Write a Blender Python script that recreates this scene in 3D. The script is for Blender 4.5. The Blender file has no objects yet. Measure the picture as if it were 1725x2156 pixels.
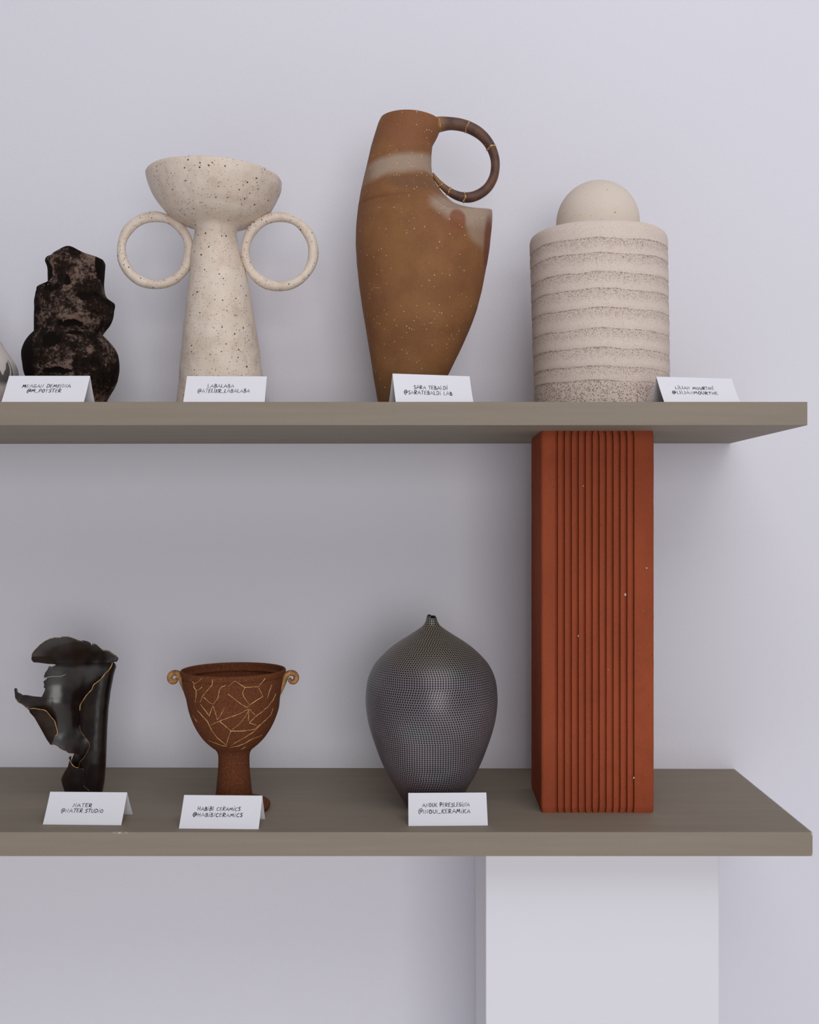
import bpy, bmesh, math, random
from mathutils import Vector, noise
from math import sin, cos, pi, sqrt, radians

C = bpy.context.scene.collection
SC = bpy.context.scene

# ------------------------------------------------------------------ camera, light, exposure
F, CX, CY, CZ = 2264.0, 891.0, 1086.0, 1.25       # focal length and principal point on a 1725x2156 frame, eye height
cam_d = bpy.data.cameras.new('camera')
cam = bpy.data.objects.new('camera', cam_d); C.objects.link(cam)
cam.location = (0, 0, CZ); cam.rotation_euler = (pi/2, 0, 0)
cam_d.sensor_fit = 'HORIZONTAL'; cam_d.sensor_width = 36
cam_d.lens = 36*F/1725
# shifts in units of the frame width
cam_d.shift_x = -(CX-862.5)/1725
cam_d.shift_y = (CY-1078)/1725
cam_d.clip_start = 0.02; cam_d.clip_end = 100
SC.camera = cam

world = bpy.data.worlds.new('world'); SC.world = world; world.use_nodes = True
bg = world.node_tree.nodes['Background']
bg.inputs['Color'].default_value = (0.90, 0.91, 1.0, 1)
bg.inputs['Strength'].default_value = 0.25

def area(name, loc, target, size, size_y, power, col):
    d = bpy.data.lights.new(name, 'AREA'); d.shape = 'RECTANGLE'; d.size = size; d.size_y = size_y
    d.energy = power; d.color = col
    o = bpy.data.objects.new(name, d); C.objects.link(o); o.location = loc
    o.rotation_euler = (Vector(target)-Vector(loc)).to_track_quat('-Z', 'Y').to_euler()
    return o
area('gallery_window_lamp', (0.90, -3.3, 1.32), (0.4, 1.5, 1.2), 2.1, 1.9, 65, (1.0, 0.985, 1.0))
area('gallery_skylight_lamp', (0.6, -0.5, 3.3), (0.2, 1.5, 1.2), 2.4, 2.2, 31, (0.98, 0.98, 1.0))
spot_d = bpy.data.lights.new('floor_bounce_fill', 'SPOT'); spot_d.energy = 250; spot_d.spot_size = radians(54); spot_d.spot_blend = 0.8; spot_d.shadow_soft_size = 0.15  # added unseen source: lights the floor so it bounces onto the plinth's left face
spot = bpy.data.objects.new('floor_bounce_fill', spot_d); C.objects.link(spot); spot.location = (-1.9, -0.9, 2.9)
spot.rotation_euler = (Vector((-0.9, 0.0, 0))-Vector(spot.location)).to_track_quat('-Z', 'Y').to_euler()

SC.view_settings.view_transform = 'Standard'; SC.view_settings.look = 'None'
SC.view_settings.gamma = 1.0; SC.view_settings.use_curve_mapping = False
SC.view_settings.exposure = -0.05

# ------------------------------------------------------------------ helpers
def tag(o, label=None, cat=None, group=None, kind=None):
    if label: o['label'] = label
    if cat: o['category'] = cat
    if group: o['group'] = group
    if kind: o['kind'] = kind
    return o

def thing(name, label, cat, loc, rz=0, group=None):
    o = bpy.data.objects.new(name, None); C.objects.link(o)
    o.location = loc; o.rotation_euler = (0, 0, rz); o.empty_display_size = 0.03
    return tag(o, label, cat, group)

def mesh_obj(name, verts, faces, mat, parent=None, smooth=True, label=None):
    me = bpy.data.meshes.new(name); me.from_pydata([tuple(v) for v in verts], [], faces); me.update()
    bm = bmesh.new(); bm.from_mesh(me); bmesh.ops.recalc_face_normals(bm, faces=bm.faces); bm.to_mesh(me); bm.free()
    me.polygons.foreach_set('use_smooth', [smooth]*len(me.polygons))
    o = bpy.data.objects.new(name, me); C.objects.link(o)
    if mat: me.materials.append(mat)
    if parent: o.parent = parent
    if label: o['label'] = label
    return o

def bm_obj(name, bm, mat, parent=None, smooth=False, label=None):
    me = bpy.data.meshes.new(name); bmesh.ops.recalc_face_normals(bm, faces=bm.faces); bm.to_mesh(me); bm.free()
    me.polygons.foreach_set('use_smooth', [smooth]*len(me.polygons))
    o = bpy.data.objects.new(name, me); C.objects.link(o)
    if mat: me.materials.append(mat)
    if parent: o.parent = parent
    if label: o['label'] = label
    return o

def prism(corners, z0, z1, bevel=0.0):
    """vertical prism over a plan polygon"""
    bm = bmesh.new()
    lo = [bm.verts.new((x, y, z0)) for x, y in corners]; hi = [bm.verts.new((x, y, z1)) for x, y in corners]
    n = len(corners)
    bm.faces.new(lo[::-1]); bm.faces.new(hi)
    for i in range(n): bm.faces.new((lo[i], lo[(i+1) % n], hi[(i+1) % n], hi[i]))
    if bevel: bmesh.ops.bevel(bm, geom=bm.edges[:], offset=bevel, segments=2, profile=0.5, affect='EDGES')
    return bm

def catmull(pts, m):
    """resample a list of tuples to m points along a Catmull-Rom curve (uniform in chord length)"""
    n = len(pts)
    if n < 3: return [tuple(a+(b-a)*i/(m-1) for a, b in zip(pts[0], pts[-1])) for i in range(m)]
    d = [0.0]
    for i in range(1, n): d.append(d[-1]+max(1e-9, sqrt(sum((a-b)**2 for a, b in zip(pts[i], pts[i-1])))))
    out = []; k = 0
    for i in range(m):
        s = d[-1]*i/(m-1)
        while k < n-2 and d[k+1] < s: k += 1
        t = (s-d[k])/(d[k+1]-d[k])
        h = d[k+1]-d[k]
        r = []
        for c in range(len(pts[0])):
            p1, p2 = pts[k][c], pts[k+1][c]
            m1 = (pts[k+1][c]-pts[k-1][c])/(d[k+1]-d[k-1]) if k > 0 else (p2-p1)/h
            m2 = (pts[k+2][c]-pts[k][c])/(d[k+2]-d[k]) if k < n-2 else (p2-p1)/h
            t2, t3 = t*t, t*t*t
            r.append((2*t3-3*t2+1)*p1+(t3-2*t2+t)*h*m1+(-2*t3+3*t2)*p2+(t3-t2)*h*m2)
        out.append(tuple(r))
    return out

def tube_data(pts, radii, seg=12, closed=False, flat=1.0, flat_axis=None):
    """verts and faces of a swept tube; 'flat' stretches the section along world Y"""
    n = len(pts); P = [Vector(p) for p in pts]
    verts, faces = [], []
    T = []
    for i in range(n):
        a = P[(i-1) % n] if (closed or i > 0) else P[i]
        b = P[(i+1) % n] if (closed or i < n-1) else P[i]
        T.append((b-a).normalized())
    ref = Vector((0, 1, 0))
    if abs(T[0].dot(ref)) > 0.9: ref = Vector((1, 0, 0))
    for i in range(n):
        u = (ref-T[i]*ref.dot(T[i])).normalized(); ref = u
        v = T[i].cross(u)
        r = radii[i] if hasattr(radii, '__len__') else radii
        for j in range(seg):
            a = 2*pi*j/seg
            verts.append(P[i]+u*(r*flat*cos(a))+v*(r*sin(a)))
    for i in range(n if closed else n-1):
        for j in range(seg):
            a, b = i*seg+j, i*seg+(j+1) % seg
            c, d = ((i+1) % n)*seg+(j+1) % seg, ((i+1) % n)*seg+j
            faces.append((a, b, c, d))
    if not closed:
        faces.append(tuple(range(seg-1, -1, -1))); faces.append(tuple(range((n-1)*seg, n*seg)))
    return verts, faces

def lumps(v, amp, scale, seed):
    p = Vector(v)*scale+Vector((seed*7.1, seed*3.3, seed*1.7))
    return amp*noise.noise(p)

class Pot:
    """bookkeeping for one pot: stands at depth D on height zb, its outline read in units of S metres"""
    def __init__(s, name, label, cat, x0, D, zb):
        s.D, s.zb, s.x0 = D, zb, x0
        s.S = D/F
        s.base = CY+(CZ-zb)*F/D
        s.root = thing(name, label, cat, ((x0-CX)*s.S, D, zb))
    def P(s, u, v, d=0.0):
        return Vector(((u-s.x0)*s.S, d*s.S, (s.base-v)*s.S))
    def away(s, u, v, d):
        """outline point (u, v) moved to the depth offset d along its own line of sight"""
        k_ = (s.D+d*s.S)/s.D
        return CX+(u-CX)*k_, CY+(v-CY)*k_, d
    def loft(s, name, rows, mat, depth=1.0, power=2.0, seg=72, M=70, wall=None, inner=0.8, lump=None, topz=None,
             shift=0.0, label=None, dcen=None, dip=None):
        """rows (v, left, right) from bottom to top; wall = thickness of an open vessel"""
        R = catmull([(r[0], (r[1]+r[2])/2, (r[2]-r[1])/2) for r in rows], M)
        rings = [(v, c, h, 0) for v, c, h in R]
        if wall:
            v, c, h = R[-1]
            rings.append((v-0.35*wall, c, h-0.18*wall, 0)); rings.append((v-0.45*wall, c, h-0.5*wall, 0))
            rings.append((v-0.35*wall, c, h-0.82*wall, 0))
            for v, c, h in R[::-1]:
                if h-wall > 1 and v > R[0][0]-(R[0][0]-R[-1][0])*(1-inner)*1.0:
                    pass
                rings.append((v+0.2*wall, c, max(h-wall, 1.0), 1))
                if (R[0][0]-v) < (R[0][0]-R[-1][0])*(1-inner): break
        verts, faces = [], []
        vt, vb = R[-1][0], R[0][0]
        for v, c, h, inn in rings:
            dep = depth(v) if callable(depth) else depth
            for j in range(seg):
                a = 2*pi*j/seg
                ca, sa = cos(a), sin(a)
                if power != 2.0:
                    k = (abs(ca)**power+abs(sa)**power)**(-1.0/power); ca, sa = ca*k, sa*k
                x, y = c+h*ca, h*dep*sa+shift+(dcen(v) if dcen else 0)
                zz = v
                if topz:
                    w = max(0.0, min(1.0, (vb-v)/(vb-vt)))
                    zz = v+topz(ca, sa)*w**6
                if dip: zz += dip(v, ca, sa)
                p = s.P(x, zz, y)
                if lump:
                    q = s.P(x, v, y)
                    n_ = Vector((ca, sa, 0)).normalized()
                    dlt = lumps(q, lump[0]*s.S, lump[1], lump[2])+lumps(q, 0.45*lump[0]*s.S, lump[1]*2.7, lump[2]+5)
                    p = p+n_*dlt*(1 if not inn else 0.6)
                verts.append(p)
        nr = len(rings)
        for i in range(nr-1):
            for j in range(seg):
                faces.append((i*seg+j, i*seg+(j+1) % seg, (i+1)*seg+(j+1) % seg, (i+1)*seg+j))
        faces.append(tuple(range(seg-1, -1, -1))); faces.append(tuple(range((nr-1)*seg, nr*seg)))
        o = mesh_obj(name, verts, faces, mat, s.root, True, label)
        return o
    def tube(s, name, pts, radii, mat, seg=14, closed=False, flat=1.0, M=None, parent=None, label=None, lump=None):
        """pts (u, v, d), radii in the same units"""
        if not hasattr(radii, '__len__'): radii = [radii]*len(pts)
        data = [tuple(p)+(r,) for p, r in zip(pts, radii)]
        if M:
            if closed: data = data+[data[0]]
            data = catmull(data, M)
            if closed: data = data[:-1]
        P = [s.P(*d[:3]) for d in data]; R = [d[3]*s.S for d in data]
        v, f = tube_data(P, R, seg, closed, flat)
        if lump: v = [p+Vector((1, 1, 1))*lumps(p, lump[0]*s.S, lump[1], lump[2]) for p in v]
        return mesh_obj(name, v, f, mat, parent or s.root, True, label)
    def sheet(s, name, outline, dfun, mat, thick=3.0, step=2.0, label=None, parent=None):
        """thin curved clay sheet: outline polygon (u, v), bent by dfun(u, v) -> depth, with real thickness"""
        us = [p[0] for p in outline]; vs = [p[1] for p in outline]
        n = len(outline)
        def inside(x, y):
            c = False; j = n-1
            for i in range(n):
                xi, yi, xj, yj = outline[i][0], outline[i][1], outline[j][0], outline[j][1]
                if (yi > y) != (yj > y) and x < (xj-xi)*(y-yi)/(yj-yi)+xi: c = not c
                j = i
            return c
        def nearest(x, y):
            best = (1e9, x, y)
            for i in range(n):
                x1, y1 = outline[i]; x2, y2 = outline[(i+1) % n]
                dx, dy = x2-x1, y2-y1; L = dx*dx+dy*dy
                t = 0 if L == 0 else max(0, min(1, ((x-x1)*dx+(y-y1)*dy)/L))
                px, py = x1+t*dx, y1+t*dy
                q = (px-x)**2+(py-y)**2
                if q < best[0]: best = (q, px, py)
            return best[1], best[2]
        bm = bmesh.new(); grid = {}
        nx, ny = int((max(us)-min(us))/step)+3, int((max(vs)-min(vs))/step)+3
        x0, y0 = min(us)-step, min(vs)-step
        def vert(i, j):
            if (i, j) not in grid: grid[(i, j)] = bm.verts.new((x0+i*step, y0+j*step, 0))
            return grid[(i, j)]
        for i in range(nx):
            for j in range(ny):
                if inside(x0+(i+.5)*step, y0+(j+.5)*step):
                    bm.faces.new((vert(i, j), vert(i+1, j), vert(i+1, j+1), vert(i, j+1)))
        for v in bm.verts:
            if v.is_boundary: v.co.x, v.co.y = nearest(v.co.x, v.co.y)
        bmesh.ops.remove_doubles(bm, verts=bm.verts, dist=0.02)
        free = [v for v in bm.verts if not v.is_boundary]
        for _ in range(6): bmesh.ops.smooth_vert(bm, verts=free, factor=0.5, use_axis_x=True, use_axis_y=True, use_axis_z=True)
        for v in bm.verts:
            u, w = v.co.x, v.co.y
            d = dfun(u, w)+0.5*noise.noise(Vector((u*.05, w*.05, 3)))
            v.co = s.P(*s.away(u, w, d))
        bmesh.ops.recalc_face_normals(bm, faces=bm.faces)
        bm.normal_update()
        avg = sum((f.normal.y for f in bm.faces))
        if avg > 0: bmesh.ops.reverse_faces(bm, faces=bm.faces)
        bmesh.ops.solidify(bm, geom=bm.faces[:], thickness=thick*s.S)
        return bm_obj(name, bm, mat, parent or s.root, True, label)

# ------------------------------------------------------------------ materials
class NT:
    def __init__(s, name):
        s.m = bpy.data.materials.new(name); s.m.use_nodes = True
        s.t = s.m.node_tree; s.b = s.t.nodes['Principled BSDF']
        s.tc = s.t.nodes.new('ShaderNodeTexCoord')
        s.obj = s.tc.outputs['Object']
    def n(s, kind, **kw):
        nd = s.t.nodes.new('ShaderNode'+kind)
        for k, v in kw.items():
            if k in nd.inputs.keys(): s.put(nd.inputs[k], v)
            else: setattr(nd, k, v)
        return nd
    def put(s, sock, v):
        if isinstance(v, bpy.types.NodeSocket): s.t.links.new(v, sock)
        elif hasattr(v, '__len__') and len(v) == 3 and sock.type == 'RGBA': sock.default_value = (*v, 1)
        else: sock.default_value = v
    def noise(s, scale, detail=4, rough=0.55, vec=None, dist=0.0):
        nd = s.n('TexNoise'); nd.inputs['Scale'].default_value = scale; nd.inputs['Detail'].default_value = detail
        nd.inputs['Roughness'].default_value = rough; nd.inputs['Distortion'].default_value = dist
        s.put(nd.inputs['Vector'], vec or s.obj); return nd.outputs['Fac']
    def ramp(s, fac, a, b, lo=0.0, hi=1.0):
        nd = s.n('MapRange'); nd.interpolation_type = 'SMOOTHSTEP'
        s.put(nd.inputs['Value'], fac)
        for k, v in (('From Min', a), ('From Max', b), ('To Min', lo), ('To Max', hi)): s.put(nd.inputs[k], v)
        return nd.outputs['Result']
    def math(s, op, a, b=0.0, c=None):
        nd = s.n('Math'); nd.operation = op
        s.put(nd.inputs[0], a); s.put(nd.inputs[1], b)
        if c is not None: s.put(nd.inputs[2], c)
        return nd.outputs[0]
    def mix(s, fac, a, b):
        nd = s.n('Mix'); nd.data_type = 'RGBA'
        s.put(nd.inputs['Factor'], fac); s.put(nd.inputs[6], a); s.put(nd.inputs[7], b)
        return nd.outputs[2]
    def xyz(s, vec=None):
        nd = s.n('SeparateXYZ'); s.put(nd.inputs[0], vec or s.obj); return nd.outputs
    def scaled(s, x, y, z, vec=None):
        nd = s.n('Mapping'); s.put(nd.inputs['Vector'], vec or s.obj); nd.inputs['Scale'].default_value = (x, y, z); return nd.outputs[0]
    def specks(s, scale, size, keep, vec=None, warp=0.0):
        """round specks: voronoi cells, of which the share 'keep' carries a dot of about 'size' of the cell"""
        v = vec or s.obj
        if warp:
            nz_ = s.n('TexNoise'); nz_.inputs['Scale'].default_value = scale*2.2; s.put(nz_.inputs['Vector'], v)
            vm = s.n('VectorMath'); vm.operation = 'MULTIPLY_ADD'; s.put(vm.inputs[0], nz_.outputs['Color']); vm.inputs[1].default_value = (warp/scale,)*3; s.put(vm.inputs[2], v)
            v = vm.outputs[0]
        nd = s.n('TexVoronoi'); nd.inputs['Scale'].default_value = scale; s.put(nd.inputs['Vector'], v)
        sp = s.n('SeparateColor'); s.put(sp.inputs[0], nd.outputs['Color'])
        rad = s.math('MULTIPLY', sp.outputs[1], size)
        rad = s.math('ADD', rad, size*0.25)
        hit = s.math('LESS_THAN', nd.outputs['Distance'], rad)
        ok = s.math('LESS_THAN', sp.outputs[0], keep)
        return s.math('MULTIPLY', hit, ok)
    def bump(s, h, strength, dist):
        nd = s.n('Bump'); nd.inputs['Strength'].default_value = strength; nd.inputs['Distance'].default_value = dist
        s.put(nd.inputs['Height'], h); s.put(s.b.inputs['Normal'], nd.outputs[0])
    def done(s, col, rough=0.6, spec=0.3, metal=0.0):
        s.put(s.b.inputs['Base Color'], col); s.put(s.b.inputs['Roughness'], rough)
        s.put(s.b.inputs['Specular IOR Level'], spec); s.put(s.b.inputs['Metallic'], metal)
        return s.m

def mat_wall():
    t = NT('white_wall_paint')
    c = t.mix(t.noise(1.3, 3), (0.757, 0.748, 0.805), (0.79, 0.78, 0.833))
    t.bump(t.noise(260, 3, 0.6), 0.25, 0.0012)
    return t.done(c, 0.85, 0.15)
def mat_plain(name, col, rough, spec=0.25, var=0.06, scale=40, bump=0.0):
    t = NT(name)
    c = t.mix(t.noise(scale, 4), tuple(x*(1-var) for x in col), tuple(min(1, x*(1+var)) for x in col))
    if bump: t.bump(t.noise(scale*9, 3), bump, 0.001)
    return t.done(c, rough, spec)
def mat_shelf(worn):
    t = NT('taupe_shelf_board')
    x, y, z = t.xyz()
    grain = t.noise(9, 5, 0.6, t.scaled(0.6, 6, 14))
    c = t.mix(grain, (0.240, 0.200, 0.152), (0.325, 0.272, 0.206))
    fine = t.noise(900, 2, 0.7)
    c = t.mix(t.ramp(fine, 0.35, 0.7, 0, 0.35), c, (0.19, 0.155, 0.125))
    # chipped pale corner at the right end and a scuff on the front arris
    wn = t.noise(240, 4, 0.7)
    edge = t.math('MULTIPLY', t.ramp(x, 0.4305, 0.4352), t.ramp(t.math('ABSOLUTE', z), 0.0045, 0.0130))
    chip = t.ramp(t.math('ADD', edge, t.math('MULTIPLY', t.math('SUBTRACT', wn, 0.5), 1.2)), 0.55, 0.75)
    if worn:
        c = t.mix(t.math('MULTIPLY', chip, 0.75), c, (0.55, 0.54, 0.53))
        sc_ = t.math('MULTIPLY', t.ramp(t.math('ABSOLUTE', t.math('ADD', x, 0.338)), 0.005, 0.010, 1, 0), t.ramp(t.math('ABSOLUTE', t.math('SUBTRACT', z, 0.0128)), 0.0004, 0.0014, 1, 0))
        sc_ = t.math('MULTIPLY', sc_, t.ramp(y, 1.2022, 1.2030, 1, 0))
        sc_ = t.math('MULTIPLY', sc_, t.ramp(t.noise(700, 3, 0.7, t.scaled(1, 1, 0.5)), 0.48, 0.58))
        c = t.mix(sc_, c, (0.60, 0.58, 0.56))
    t.bump(t.noise(420, 3, 0.6), 0.12, 0.0008)
    return t.done(c, 0.62, 0.28)
def mat_terracotta():
    t = NT('terracotta')
    c = t.mix(t.ramp(t.noise(11, 4, 0.6, t.scaled(1, 1, 0.35)), 0.3, 0.7), (0.26, 0.055, 0.022), (0.34, 0.073, 0.029))
    c = t.mix(t.ramp(t.noise(60, 5, 0.65), 0.45, 0.75, 0, 0.45), c, (0.24, 0.055, 0.026))
    c = t.mix(t.ramp(t.noise(800, 2, 0.6), 0.55, 0.8, 0, 0.35), c, (0.50, 0.18, 0.09))
    pits = t.specks(230, 0.17, 0.17, None, 0.55)
    c = t.mix(t.math('MULTIPLY', pits, 0.75), c, (0.085, 0.025, 0.014))
    wh = t.specks(260, 0.12, 0.03)
    c = t.mix(t.math('MULTIPLY', wh, 0.7), c, (0.62, 0.42, 0.33))
    h = t.math('SUBTRACT', t.noise(500, 4, 0.65), t.math('MULTIPLY', pits, 1.2))
    t.bump(h, 0.35, 0.0010)
    return t.done(c, 0.85, 0.15)
def mat_speckled():
    t = NT('speckled_cream_stoneware')
    c = t.mix(t.ramp(t.noise(26, 5, 0.6), 0.3, 0.75), (0.80, 0.69, 0.585), (0.70, 0.575, 0.465))
    big = t.specks(210, 0.20, 0.30, None, 0.3); small = t.specks(430, 0.26, 0.42)
    rust = t.specks(190, 0.18, 0.10)
    c = t.mix(t.math('MULTIPLY', rust, 0.55), c, (0.33, 0.16, 0.07))
    c = t.mix(t.ramp(t.noise(70, 5, 0.7, t.scaled(1, 1, 0.5)), 0.48, 0.72, 0, 0.38), c, (0.50, 0.37, 0.27))
    c = t.mix(t.math('MULTIPLY', small, 0.8), c, (0.15, 0.085, 0.055))
    c = t.mix(t.math('MULTIPLY', big, 0.95), c, (0.035, 0.02, 0.014))
    t.bump(t.math('SUBTRACT', t.noise(75, 6, 0.62), t.math('MULTIPLY', big, 0.3)), 0.55, 0.0025)
    return t.done(c, 0.46, 0.35)
def mat_jug(S):
    t = NT('wood_fired_brown_clay')
    x, y, z = t.xyz()
    nz = t.noise(22, 4, 0.55)
    nb = t.noise(14, 3, 0.5)
    c = t.mix(t.ramp(nz, 0.35, 0.65), (0.270, 0.123, 0.047), (0.222, 0.094, 0.038))
    c = t.mix(t.ramp(nb, 0.48, 0.75, 0, 0.6), c, (0.20, 0.075, 0.042))
    def band(cen, half, soft, xs=0.0, amp=0.018):
        q = t.math('SUBTRACT', z, t.math('ADD', cen, t.math('MULTIPLY', x, xs)))
        q = t.math('ADD', q, t.math('MULTIPLY', t.math('SUBTRACT', nb, 0.5), amp))
        return t.ramp(t.math('ABSOLUTE', q), half, half+soft, 1, 0)
    def blob(cx, cz, rx, rz, soft=0.35):
        a = t.math('DIVIDE', t.math('SUBTRACT', x, cx), rx); b = t.math('DIVIDE', t.math('SUBTRACT', z, cz), rz)
        d = t.math('ADD', t.math('MULTIPLY', a, a), t.math('MULTIPLY', b, b))
        d = t.math('ADD', d, t.math('MULTIPLY', t.math('SUBTRACT', nz, 0.5), 1.2))
        return t.ramp(d, 1-soft, 1+soft, 1, 0)
    B = 1086+(-0.1272)*F/1.35
    X = lambda u: (u-893)*S
    Z = lambda v: (B-v)*S
    # ash-grey flashes: a belt below the neck and a patch under the open shoulder
    grey = t.mix(t.noise(700, 2), (0.335, 0.25, 0.18), (0.44, 0.345, 0.27))
    c = t.mix(t.math('MULTIPLY', band(Z(357), 11*S, 20*S, 0.18), t.ramp(x, X(772), X(800), 0.35, 0.85)), c, grey)
    c = t.mix(t.math('MULTIPLY', blob(X(985), Z(455), 75*S, 45*S, 0.45), 0.85), c, grey)
    c = t.mix(t.math('MULTIPLY', blob(X(1012), Z(495), 34*S, 40*S, 0.5), 0.6), c, grey)
    c = t.mix(t.math('MULTIPLY', blob(X(960), Z(490), 17*S, 24*S, 0.4), 0.85), c, (0.225, 0.075, 0.035))
    c = t.mix(t.math('MULTIPLY', blob(X(1030), Z(530), 14*S, 62*S, 0.5), 0.9), c, (0.18, 0.05, 0.025))
    c = t.mix(t.math('MULTIPLY', blob(X(870), Z(408), 50*S, 17*S, 0.7), 0.55), c, (0.135, 0.072, 0.045))
    c = t.mix(t.math('MULTIPLY', blob(X(860), Z(285), 60*S, 42*S, 0.6), 0.45), c, (0.235, 0.085, 0.045))
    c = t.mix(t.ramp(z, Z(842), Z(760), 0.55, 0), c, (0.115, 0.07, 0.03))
    c = t.mix(t.ramp(t.noise(1100, 2, 0.6), 0.5, 0.8, 0, 0.5), c, (0.40, 0.22, 0.10))
    c = t.mix(t.ramp(t.noise(900, 2, 0.6), 0.3, 0.45, 0.4, 0), c, (0.14, 0.06, 0.028))
    sp = t.specks(330, 0.20, 0.20)
    c = t.mix(t.math('MULTIPLY', sp, 0.75), c, (0.78, 0.60, 0.40))
    t.bump(t.noise(420, 4, 0.6), 0.25, 0.0008)
    return t.done(c, 0.66, 0.16)
def mat_handle_brown():
    t = NT('dark_brown_handle')
    c = t.mix(t.ramp(t.noise(60, 4), 0.35, 0.7), (0.070, 0.032, 0.024), (0.135, 0.064, 0.040))
    c = t.mix(t.math('MULTIPLY', t.specks(260, 0.16, 0.1), 0.7), c, (0.6, 0.42, 0.25))
    x, y, z = t.xyz()
    c = t.mix(t.ramp(x, 0.034, 0.016, 0, 1), c, (0.26, 0.13, 0.05))
    t.bump(t.noise(500, 3), 0.2, 0.0008)
    return t.done(c, 0.5, 0.35)
def mat_banded(S, B):
    t = NT('banded_sandy_stoneware')
    x, y, z = t.xyz()
    ang = t.n('Math'); ang.operation = 'ARCTAN2'; t.put(ang.inputs[0], x); t.put(ang.inputs[1], y)
    # each band: pitted and speckled right under its upper edge, fading to smooth slip below
    wob = t.math('MULTIPLY', t.math('SUBTRACT', t.noise(17, 4, 0.55, t.scaled(1, 1, 0.4)), 0.5), 0.011)
    q = t.math('ADD', z, wob)
    base = (0.715, 0.60, 0.525); smooth = (0.765, 0.655, 0.57)
    c = t.mix(t.noise(40, 4), base, smooth)
    s1 = t.specks(1100, 0.40, 0.75); s2 = t.specks(720, 0.32, 0.45, None, 0.5)
    edges = BANDS(B, S)
    mask = None; line = None
    for i, e in enumerate(edges):
        wid = (0.0175 if i else 0.05)
        m = t.math('MULTIPLY', t.ramp(q, e-wid, e-0.003), t.ramp(q, e-0.0004, e+0.0004, 1, 0))
        mask = m if mask is None else t.math('MAXIMUM', mask, m)
        l = t.ramp(t.math('ABSOLUTE', t.math('SUBTRACT', q, e-0.0006)), 0.0002, 0.0013, 1, 0)
        line = l if line is None else t.math('MAXIMUM', line, l)
    low = t.ramp(q, edges[0]-0.002, edges[0], 1, 0)
    mask = t.math('MAXIMUM', mask, low)
    c = t.mix(t.math('MULTIPLY', mask, 0.45), c, (0.56, 0.45, 0.39))
    dots = t.math('MULTIPLY', t.math('MAXIMUM', s1, s2), t.math('ADD', t.math('MULTIPLY', mask, 0.72), 0.24))
    c = t.mix(dots, c, (0.135, 0.088, 0.065))
    big = t.math('MULTIPLY', t.specks(560, 0.42, 0.75, None, 0.6), low)
    c = t.mix(t.math('MULTIPLY', big, 0.75), c, (0.14, 0.09, 0.065))
    rag = t.ramp(t.noise(420, 3, 0.7), 0.47, 0.60)
    c = t.mix(t.math('MULTIPLY', t.math('MULTIPLY', line, rag), 0.62), c, (0.17, 0.11, 0.08))
    h = t.math('SUBTRACT', t.math('MULTIPLY', t.math('SUBTRACT', 1.0, mask), 0.6), t.math('MULTIPLY', dots, 0.7))
    t.bump(h, 0.4, 0.0010)
    return t.done(c, 0.85, 0.15)
def mat_sandy():
    t = NT('sandy_stoneware')
    c = t.mix(t.noise(30, 4), (0.69, 0.59, 0.50), (0.755, 0.655, 0.565))
    c = t.mix(t.math('MULTIPLY', t.specks(560, 0.24, 0.3), 0.42), c, (0.22, 0.15, 0.11))
    c = t.mix(t.math('MULTIPLY', t.specks(240, 0.2, 0.09), 0.75), c, (0.16, 0.10, 0.07))
    t.bump(t.noise(700, 3), 0.15, 0.0006)
    return t.done(c, 0.85, 0.15)
def mat_scorched():
    t = NT('scorched_black_clay')
    x, y, z = t.xyz()
    S = 1.35/F; B = CY-0.1272*F/1.35
    dark = t.mix(t.noise(30, 4), (0.0030, 0.0026, 0.0026), (0.014, 0.0085, 0.0062))
    big = t.noise(30, 3, 0.55, None, 0.5)
    fine = t.noise(260, 6, 0.78)
    warp = t.noise(85, 5, 0.65)
    crust = t.math('ADD', t.math('MULTIPLY', big, 0.60), t.math('MULTIPLY', fine, 0.52))
    # pale crust on front and right only; left flank and hollows stay black
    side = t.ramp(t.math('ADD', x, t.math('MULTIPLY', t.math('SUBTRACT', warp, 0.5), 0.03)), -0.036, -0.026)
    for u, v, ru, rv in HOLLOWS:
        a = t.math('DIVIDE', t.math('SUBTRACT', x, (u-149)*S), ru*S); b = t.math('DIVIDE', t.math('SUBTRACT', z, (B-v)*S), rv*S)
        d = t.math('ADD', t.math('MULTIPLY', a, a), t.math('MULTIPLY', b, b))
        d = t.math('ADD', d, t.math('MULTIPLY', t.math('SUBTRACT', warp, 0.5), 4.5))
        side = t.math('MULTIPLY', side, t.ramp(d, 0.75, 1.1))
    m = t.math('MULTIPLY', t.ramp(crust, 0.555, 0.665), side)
    col = t.mix(t.noise(45, 3), (0.36, 0.26, 0.225), (0.21, 0.125, 0.085))
    warm = t.ramp(t.noise(19, 2), 0.56, 0.68, 0, 0.6)
    col = t.mix(warm, col, (0.21, 0.078, 0.026))
    haze = t.math('MULTIPLY', t.ramp(crust, 0.44, 0.62, 0, 0.4), side)
    c = t.mix(haze, dark, (0.06, 0.036, 0.026))
    c = t.mix(t.math('MULTIPLY', m, 0.70), c, col)
    t.bump(t.math('ADD', fine, t.math('MULTIPLY', big, 1.5)), 0.6, 0.003)
    return t.done(c, 0.8, 0.06)
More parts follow.
